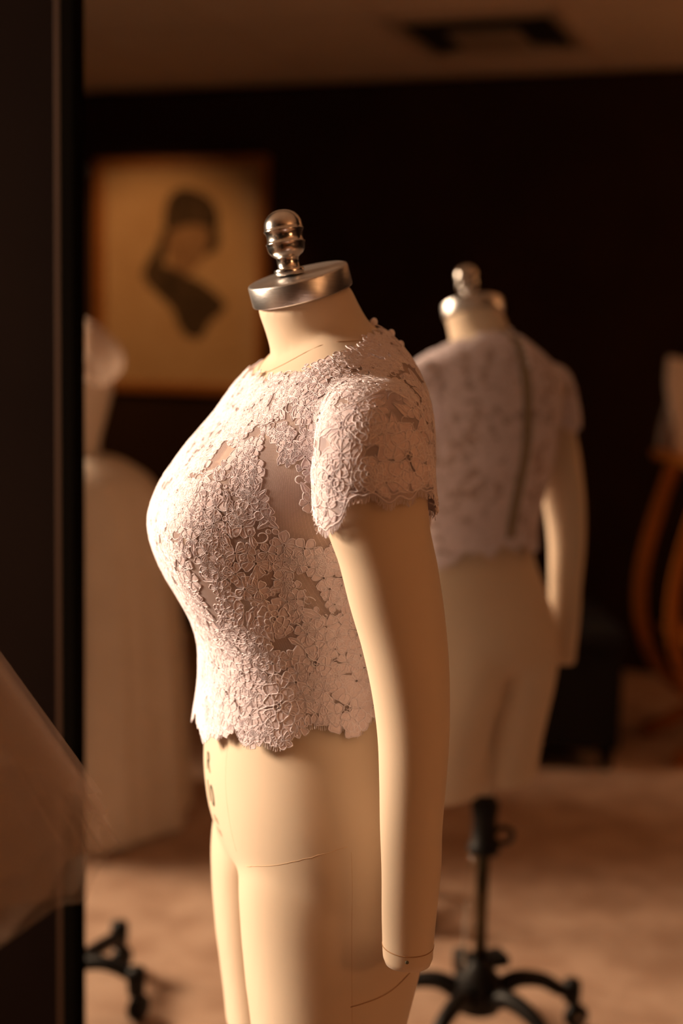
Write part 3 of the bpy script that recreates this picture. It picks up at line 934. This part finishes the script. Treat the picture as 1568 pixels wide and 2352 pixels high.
# centre-back zipper and covered buttons
zv, zf = [], []
zz = np.linspace(1.600, 1.212, 60)
for i, z in enumerate(zz):
    for x in (-.013, -.005, .005, .013):
        hit = drape_bvh.ray_cast(Vector((x, .4, z)), Vector((0, -1, 0)))
        loc = hit[0] if hit[0] is not None else Vector((x, .06, z))
        zv.append(loc + Vector((0, .0035 if abs(x) < .005 else .0022, 0)))
for i in range(len(zz) - 1):
    for k in range(3):
        zf.append((i * 4 + k + 1, i * 4 + k, (i + 1) * 4 + k, (i + 1) * 4 + k + 1))
obj('zipper', zv, zf, M['zip'], top)
bt_me = None
for i in range(6):
    z = 1.597 - i * .0125
    hit = drape_bvh.ray_cast(Vector((.012, .4, z)), Vector((0, -1, 0)))
    p = hit[0] + Vector((0, .003, 0))
    if bt_me is None:
        v, f = ellipsoid((0, 0, 0), (.0052, .0042, .0052), 14, 9); b = obj('button', v, f, M['cord'], top); bt_me = b.data
    else:
        b = bpy.data.objects.new('button', bt_me); COL.objects.link(b); b.parent = top
    b.location = p

# ------------------------------------------------------------------ tulle skirt on its stand, left
ts = thing('tulle_veil', 'sheer ivory tulle veil flaring down beside the mirror at far left', 'veil', (-.536, 1.20, 0), 0)
def tulle_layer(name, r0, z0, r1, z1, folds, amp, ph, mat, n=260, m=26, dip=.0):
    v, f = [], []
    for j in range(m + 1):
        t = j / m
        for k in range(n):
            a = 2 * math.pi * k / n
            am = amp * t ** 1.1
            r = r0 + (r1 - r0) * t + am * (math.sin(folds * a + ph) * .6 + math.sin(folds * 1.7 * a + 2 * ph) * .4 * math.sin(a * 3 + ph))
            z = z0 + (z1 - z0) * t + dip * math.sin(a * 5 + ph) * t + .008 * math.sin(folds * a + 1 + ph) * t
            v.append((math.cos(a) * r, math.sin(a) * r, z))
    for j in range(m):
        for k in range(n):
            f.append((j * n + k, j * n + (k + 1) % n, (j + 1) * n + (k + 1) % n, (j + 1) * n + k))
    return obj(name, v, f, mat, ts)
for (ra, rb, zb, fo, am, ph, mt) in ((.060, .340, .940, 15, .008, .3, 'tulle'), (.058, .330, .944, 21, .008, 1.7, 'tulle'), (.056, .318, .950, 18, .009, 2.9, 'tulle_fold'), (.054, .300, .962, 25, .008, 4.1, 'tulle'), (.052, .275, .985, 22, .008, 5.3, 'tulle_fold')):
    tulle_layer('tulle_layer', ra, 1.378, rb, zb, fo, am, ph, M[mt])
lathe('comb_band', [(.053, 1.370), (.062, 1.370), (.064, 1.376), (.064, 1.394), (.060, 1.398), (.053, 1.398)], M['gown'], ts, 40)
ss = thing('veil_stand', 'black wheeled stand carrying the tulle veil, left of the dress form', 'stand', (-.536, 1.20, 0), 0)
tube('pole', [(0, 0, .10), (0, 0, 1.38)], .0125, M['pole_metal'], ss, 16)
lathe('top_disc', [(.012, 1.360), (.04, 1.363), (.050, 1.372), (.050, 1.385), (.040, 1.392), (.001, 1.395)], M['black_metal'], ss, 32)
stand_base(ss, 5, R(73), .20)

# garment rack whose near foot shows low in the mirror
gr = thing('garment_rack', 'black garment rack with castered feet beside the mirror left edge', 'rack', (-.735, 1.965, 0), math.atan2(MT.y, MT.x))
for x in (0.0, -.95):
    tube('post', [(x, 0, .10), (x, 0, 1.70)], .013, M['black_metal'], gr, 14)
    ft = tube('foot', catmull([(x, -.22, .085), (x, -.10, .105), (x, 0, .115), (x, .06, .105)], 5), .016, M['black_metal'], gr, 12)
    if x == 0: tube('foot_arm', catmull([(x, -.02, .11), (x + .06, -.02, .118), (x + .125, -.02, .10)], 5), .015, M['black_metal'], gr, 12)
    for (cx, cy) in ((x + (.125 if x == 0 else 0), -.02 if x == 0 else .05), (x, -.22)):
        cw = lathe('caster_socket', [(.001, .118), (.018, .116), (.020, .098), (.017, .062), (.009, .054)], M['black_metal'], gr, 14, (cx, cy, 0))
        lathe('caster_wheel', [(.001, -.012), (.022, -.012), (.028, -.008), (.028, .008), (.022, .012), (.001, .012)], M['black_metal'], cw, 20, (cx, cy - .012, .028), (1, .3, 0))
tube('top_rail', [(.03, 0, 1.70), (-.98, 0, 1.70)], .014, M['black_metal'], gr, 14)

# ------------------------------------------------------------------ ball gown reflected at left
GP = (-1.575, 1.020)
GSC = .87
gw = thing('ball_gown', 'ivory ball gown with puffed sleeves and full skirt, reflected at the mirror left', 'gown', (GP[0], GP[1], 0), R(20)); gw.scale = (GSC, GSC, .915)
def skirt(name, prof, folds, amp, mat, parent, n=200):
    v, f = [], []
    for j, (r, z) in enumerate(prof):
        t = j / (len(prof) - 1)
        for k in range(n):
            a = 2 * math.pi * k / n
            rr = r + amp * t * (math.sin(folds * a) + .5 * math.sin(folds * 2.3 * a + 1))
            v.append((math.cos(a) * rr, math.sin(a) * rr, z))
    for j in range(len(prof) - 1):
        for k in range(n):
            f.append((j * n + k, j * n + (k + 1) % n, (j + 1) * n + (k + 1) % n, (j + 1) * n + k))
    return obj(name, v, f, mat, parent)
prof = [(p.x, p.z) for p in catmull([(.128, 0, 1.150), (.20, 0, 1.125), (.285, 0, 1.06), (.335, 0, .93), (.365, 0, .70), (.39, 0, .40), (.41, 0, .012)], 6)]
skirt('skirt', prof, 9, .014, M['gown'], gw)
brow = [(1.15, .125, .10, .09), (1.20, .128, .105, .092), (1.28, .142, .13, .10), (1.35, .155, .15, .105), (1.40, .158, .135, .105), (1.43, .150, .11, .10)]
bv, bf = loft([ring(r[0], 0, r[1], r[2], r[3], 40, 2.1) for r in brow])
obj('bodice', bv, bf, M['gown'], gw)
for sx in (-1, 1):
    v, f = [], []
    for i in range(15):
        t = i / 14; c = Vector((sx * (.135 + .075 * math.sin(t * 2.2)), 0, 1.545 - .16 * t)); rr = .030 + .055 * math.sin(math.pi * (t * .9 + .05))
        for k in range(36):
            a = 2 * math.pi * k / 36; w = rr * (1 + .08 * math.sin(a * 9 + t * 3))
            v.append((c.x + math.cos(a) * w * .85, c.y + math.sin(a) * w, c.z + math.cos(a) * .02 * -sx))
    for i in range(14):
        for k in range(36): f.append((i * 36 + k, i * 36 + (k + 1) % 36, (i + 1) * 36 + (k + 1) % 36, (i + 1) * 36 + k))
    f.append(tuple(range(35, -1, -1))); f.append(tuple(14 * 36 + k for k in range(36)))
    obj('puff_sleeve', v, f, M['gown_sheer'], gw)
    tube('strap', [(sx * .145, .02, 1.40), (sx * .150, .01, 1.47), (sx * .140, 0, 1.54)], .012, M['gown'], gw, 8)
gf = thing('gown_form', 'pale headless dress form wearing the ivory ball gown, in the mirror', 'dress form', (GP[0], GP[1], 0), R(20)); gf.scale = (GSC, GSC, .915)
grow_ = [(1.20, .110, .09, .075), (1.30, .125, .105, .085), (1.40, .135, .105, .088), (1.47, .140, .085, .085), (1.51, .125, .07, .08), (1.545, .075, .05, .065), (1.57, .052, .048, .055), (1.63, .050, .05, .05)]
v, f = loft([ring(r[0], 0, r[1], r[2], r[3], 40, 2.1) for r in interp_rows(grow_[::-1], 24)])
obj('body', v, f, M['linen'], gf)
tube('pole', [(0, 0, .1), (0, 0, 1.22)], .0125, M['pole_metal'], gf, 12)
stand_base(gf, 5, R(10), .22)

# ------------------------------------------------------------------ framed picture on the wall behind the camera
pc = W0 + WT * .515 + WN * .004
pic = thing('framed_picture', 'honey-wood framed ink portrait of a figure in a dark hat on the dark wall', 'picture', (pc.x, pc.y, 1.120), math.atan2(WT.y, WT.x))
PW, PH = .865, 1.07
for (nm, c, s) in (('frame_rail', (0, .016, .022), (PW, .032, .044)), ('frame_rail', (0, .016, PH - .022), (PW, .032, .044)), ('frame_side', (-PW / 2 + .022, .016, PH / 2), (.044, .032, PH - .088)), ('frame_side', (PW / 2 - .022, .016, PH / 2), (.044, .032, PH - .088))):
    box(nm, c, s, M['wood_frame'], pic, 0, .006)
box('paper_print', (0, .008, PH / 2), (PW - .07, .006, PH - .07), M['paper'], pic)
def blot(name, pts, mat, y):
    pts = [(p.x, p.z) for p in catmull([(a, 0, b) for a, b in pts], 6, True)]
    n = len(pts); v = [(a, y, b) for a, b in pts] + [(a, y - .002, b) for a, b in pts]
    f = [tuple(range(n)), tuple(range(2 * n - 1, n - 1, -1))] + [(i, i + n, (i + 1) % n + n, (i + 1) % n) for i in range(n)]
    return obj(name, v, f, mat, pic, False)
PX = 1.0
# u: left-to-right as seen in the mirror
def ink(name, px, mat, y): return blot(name, [((a_ - 432) * .0022, (900 - b_) * .00191) for a_, b_ in px], mat, y)
ink('ink_face', [(408, 505), (450, 498), (492, 505), (494, 560), (462, 605), (430, 625), (408, 590), (402, 545)], M['inkmid'], .0125)
ink('ink_hat', [(404, 436), (428, 414), (460, 416), (500, 438), (518, 476), (512, 506), (470, 498), (440, 500), (402, 512), (394, 480)], M['inkdark'], .0135)
ink('ink_hair', [(404, 505), (400, 550), (392, 585), (368, 606), (348, 604), (362, 575), (380, 545), (388, 515)], M['inkdark'], .0137)
ink('ink_hair', [(496, 500), (516, 505), (522, 535), (512, 562), (486, 566), (498, 540)], M['inkdark'], .0137)
ink('ink_coat', [(345, 612), (372, 590), (412, 600), (446, 618), (490, 640), (534, 682), (528, 704), (500, 730), (482, 766), (450, 764), (428, 735), (415, 700), (384, 668), (356, 640)], M['inkdark'], .0130)
box('picture_glass', (0, .0165, PH / 2), (PW - .088, .003, PH - .088), M['pane'], pic)

# ------------------------------------------------------------------ black ottoman, curved wooden chair and white cloth, reflected at right
ot = thing('ottoman', 'low black upholstered ottoman against the dark wall, reflected at right', 'ottoman', (-.735, -.385, 0), R(-30))
b = bmesh.new(); add_box(b, (0, 0, .235), (.56, .58, .33), 0, .02); obj_bm('base', b, M['black_cloth'], ot)
b = bmesh.new(); add_box(b, (0, 0, .43), (.58, .60, .08), 0, .03); obj_bm('cushion', b, M['black_cloth'], ot)
for (x, y) in ((-.24, -.25), (.24, -.25), (-.24, .25), (.24, .25)):
    lathe('foot', [(.018, 0), (.026, .07), (.001, .072)], M['black_metal'], ot, 12, (x, y, 0))

chx = Vector((-.141, -.725, 0))
ch = thing('curved_chair', 'orange varnished curved-slat wooden chair, reflected at the right edge', 'chair', tuple(chx), R(-35))
ch.scale = (.92, .92, .94)
def bar(name, pts, w, t, mat, parent, per=6):
    path = catmull(pts, per); v, f = [], []
    for i, p in enumerate(path):
        a = path[max(i - 1, 0)]; q = path[min(i + 1, len(path) - 1)]; tn = (q - a).normalized()
        sd = Vector((0, 1, 0)); nr = tn.cross(sd).normalized()
        v += [p + nr * t + sd * w, p - nr * t + sd * w, p - nr * t - sd * w, p + nr * t - sd * w]
    n = len(path)
    for i in range(n - 1):
        for k in range(4): f.append((i * 4 + k, i * 4 + (k + 1) % 4, (i + 1) * 4 + (k + 1) % 4, (i + 1) * 4 + k))
    f.append((3, 2, 1, 0)); f.append(tuple((n - 1) * 4 + k for k in range(4)))
    return obj(name, v, f, mat, parent, False)
for sx in (-1, 1):
    for y in (-.20, .20):
        bar('slat', [(sx * .16, y, 1.06), (sx * .225, y, .85), (sx * .265, y, .68), (sx * .275, y, .53), (sx * .25, y, .39), (sx * .18, y, .26), (sx * .06, y, .16), (-sx * .10, y, .08), (-sx * .24, y, .012)], .015, .022, M['orange_wood'], ch)
    b = bmesh.new(); add_box(b, (sx * .185, 0, 1.075), (.11, .52, .035), 0, .012); obj_bm('armrest', b, M['orange_wood'], ch)
b = bmesh.new(); add_box(b, (0, 0, .42), (.36, .46, .03), 0, .008); obj_bm('seat', b, M['orange_wood'], ch)
b = bmesh.new(); add_box(b, (0, -.255, 1.24), (.33, .03, .34), 0, .010); obj_bm('backrest', b, M['orange_wood'], ch)
# white cloth thrown over the back
wc = thing('white_cloth', 'white cloth draped over the curved wooden chair at the right edge', 'cloth', tuple(chx), R(-35)); wc.scale = (.92, .92, .94)
v, f = [], []
NU, NV = 34, 30
for i in range(NU + 1):
    u = -.185 + .37 * i / NU
    for j in range(NV + 1):
        s = j / NV * 2 - 1
        dr = abs(s)
        y = -.255 + math.copysign(min(dr * .14, .028 + .012 * dr), s) + .010 * math.sin(u * 40 + s * 3) * dr
        z = 1.428 - max(0, dr - .12) * (.47 + .06 * math.sin(u * 17 + 1)) + .012 * math.sin(u * 22)
        uu = u * (1 + .12 * math.sin(s * 5)) 
        v.append((uu, y, z))
for i in range(NU):
    for j in range(NV): f.append((i * (NV + 1) + j, (i + 1) * (NV + 1) + j, (i + 1) * (NV + 1) + j + 1, i * (NV + 1) + j + 1))
cl_o = obj('drape', v, f, M['white_cloth'], wc)
sm = cl_o.modifiers.new('thickness', 'SOLIDIFY'); sm.thickness = .003

# ------------------------------------------------------------------ unseen lamps added: warm floor lamp for fill, spot to brighten the picture
tl = thing('fill_lamp', 'added brass floor lamp with cream drum shade, unseen warm fill behind the camera', 'lamp', (2.02, -.62, 0))
lathe('base', [(.001, 0), (.15, 0), (.15, .012), (.03, .03), (.012, .05)], M['pole_metal'], tl, 32)
tube('pole', [(0, 0, .03), (0, 0, 1.60)], .011, M['pole_metal'], tl, 14)
v, f = lathe_data([(.205, 1.46), (.180, 1.78)], 40, caps=False)
obj('drum_shade', v, f, sheer_material('cream_shade_cloth', (.85, .66, .45), .80, .8, 0), tl)
def glow(name, col, st):
    m, nt, p = mat_new(name); p.inputs['Emission Color'].default_value = (*col, 1); p.inputs['Emission Strength'].default_value = st; p.inputs['Base Color'].default_value = (.8, .7, .6, 1)
    return m
v, f = ellipsoid((0, 0, 1.63), (.028, .028, .035), 16, 10)
obj('bulb', v, f, glow('lamp_bulb', (1, .5, .2), 6), tl)
pt = bpy.data.lights.new('fill_lamp_light', 'POINT'); pt.energy = 60; pt.color = (1.0, 0.52, 0.24); pt.shadow_soft_size = .16  # added warm fill for the shaded sides of the form
po = bpy.data.objects.new('fill_lamp_light', pt); COL.objects.link(po); po.parent = tl; po.location = (0, 0, 1.69)
sp_ = thing('added_spot', 'small unseen ceiling spot added to brighten the framed picture', 'lamp', (-2.95, .15, CEIL))  # out of view, added so the picture gets light
lathe('spot_trim', [(.03, .01), (.05, .004), (.058, -.002), (.054, -.004), (.032, -.002)], M['vent'], sp_, 28)
lathe('spot_bulb', [(.001, .006), (.030, .006), (.031, .010)], glow('spot_bulb', (1, .6, .3), 4), sp_, 20)
sd_ = bpy.data.lights.new('added_spot_light', 'SPOT'); sd_.energy = 80; sd_.color = (1.0, .50, .20); sd_.spot_size = R(56); sd_.spot_blend = .7; sd_.shadow_soft_size = .03
so_ = bpy.data.objects.new('added_spot_light', sd_); COL.objects.link(so_); so_.parent = sp_; so_.location = (0, 0, -.012)
so_.rotation_euler = (Vector((pc.x - .12, pc.y, 1.44)) - Vector((-2.95, .15, CEIL))).to_track_quat('-Z', 'Y').to_euler()
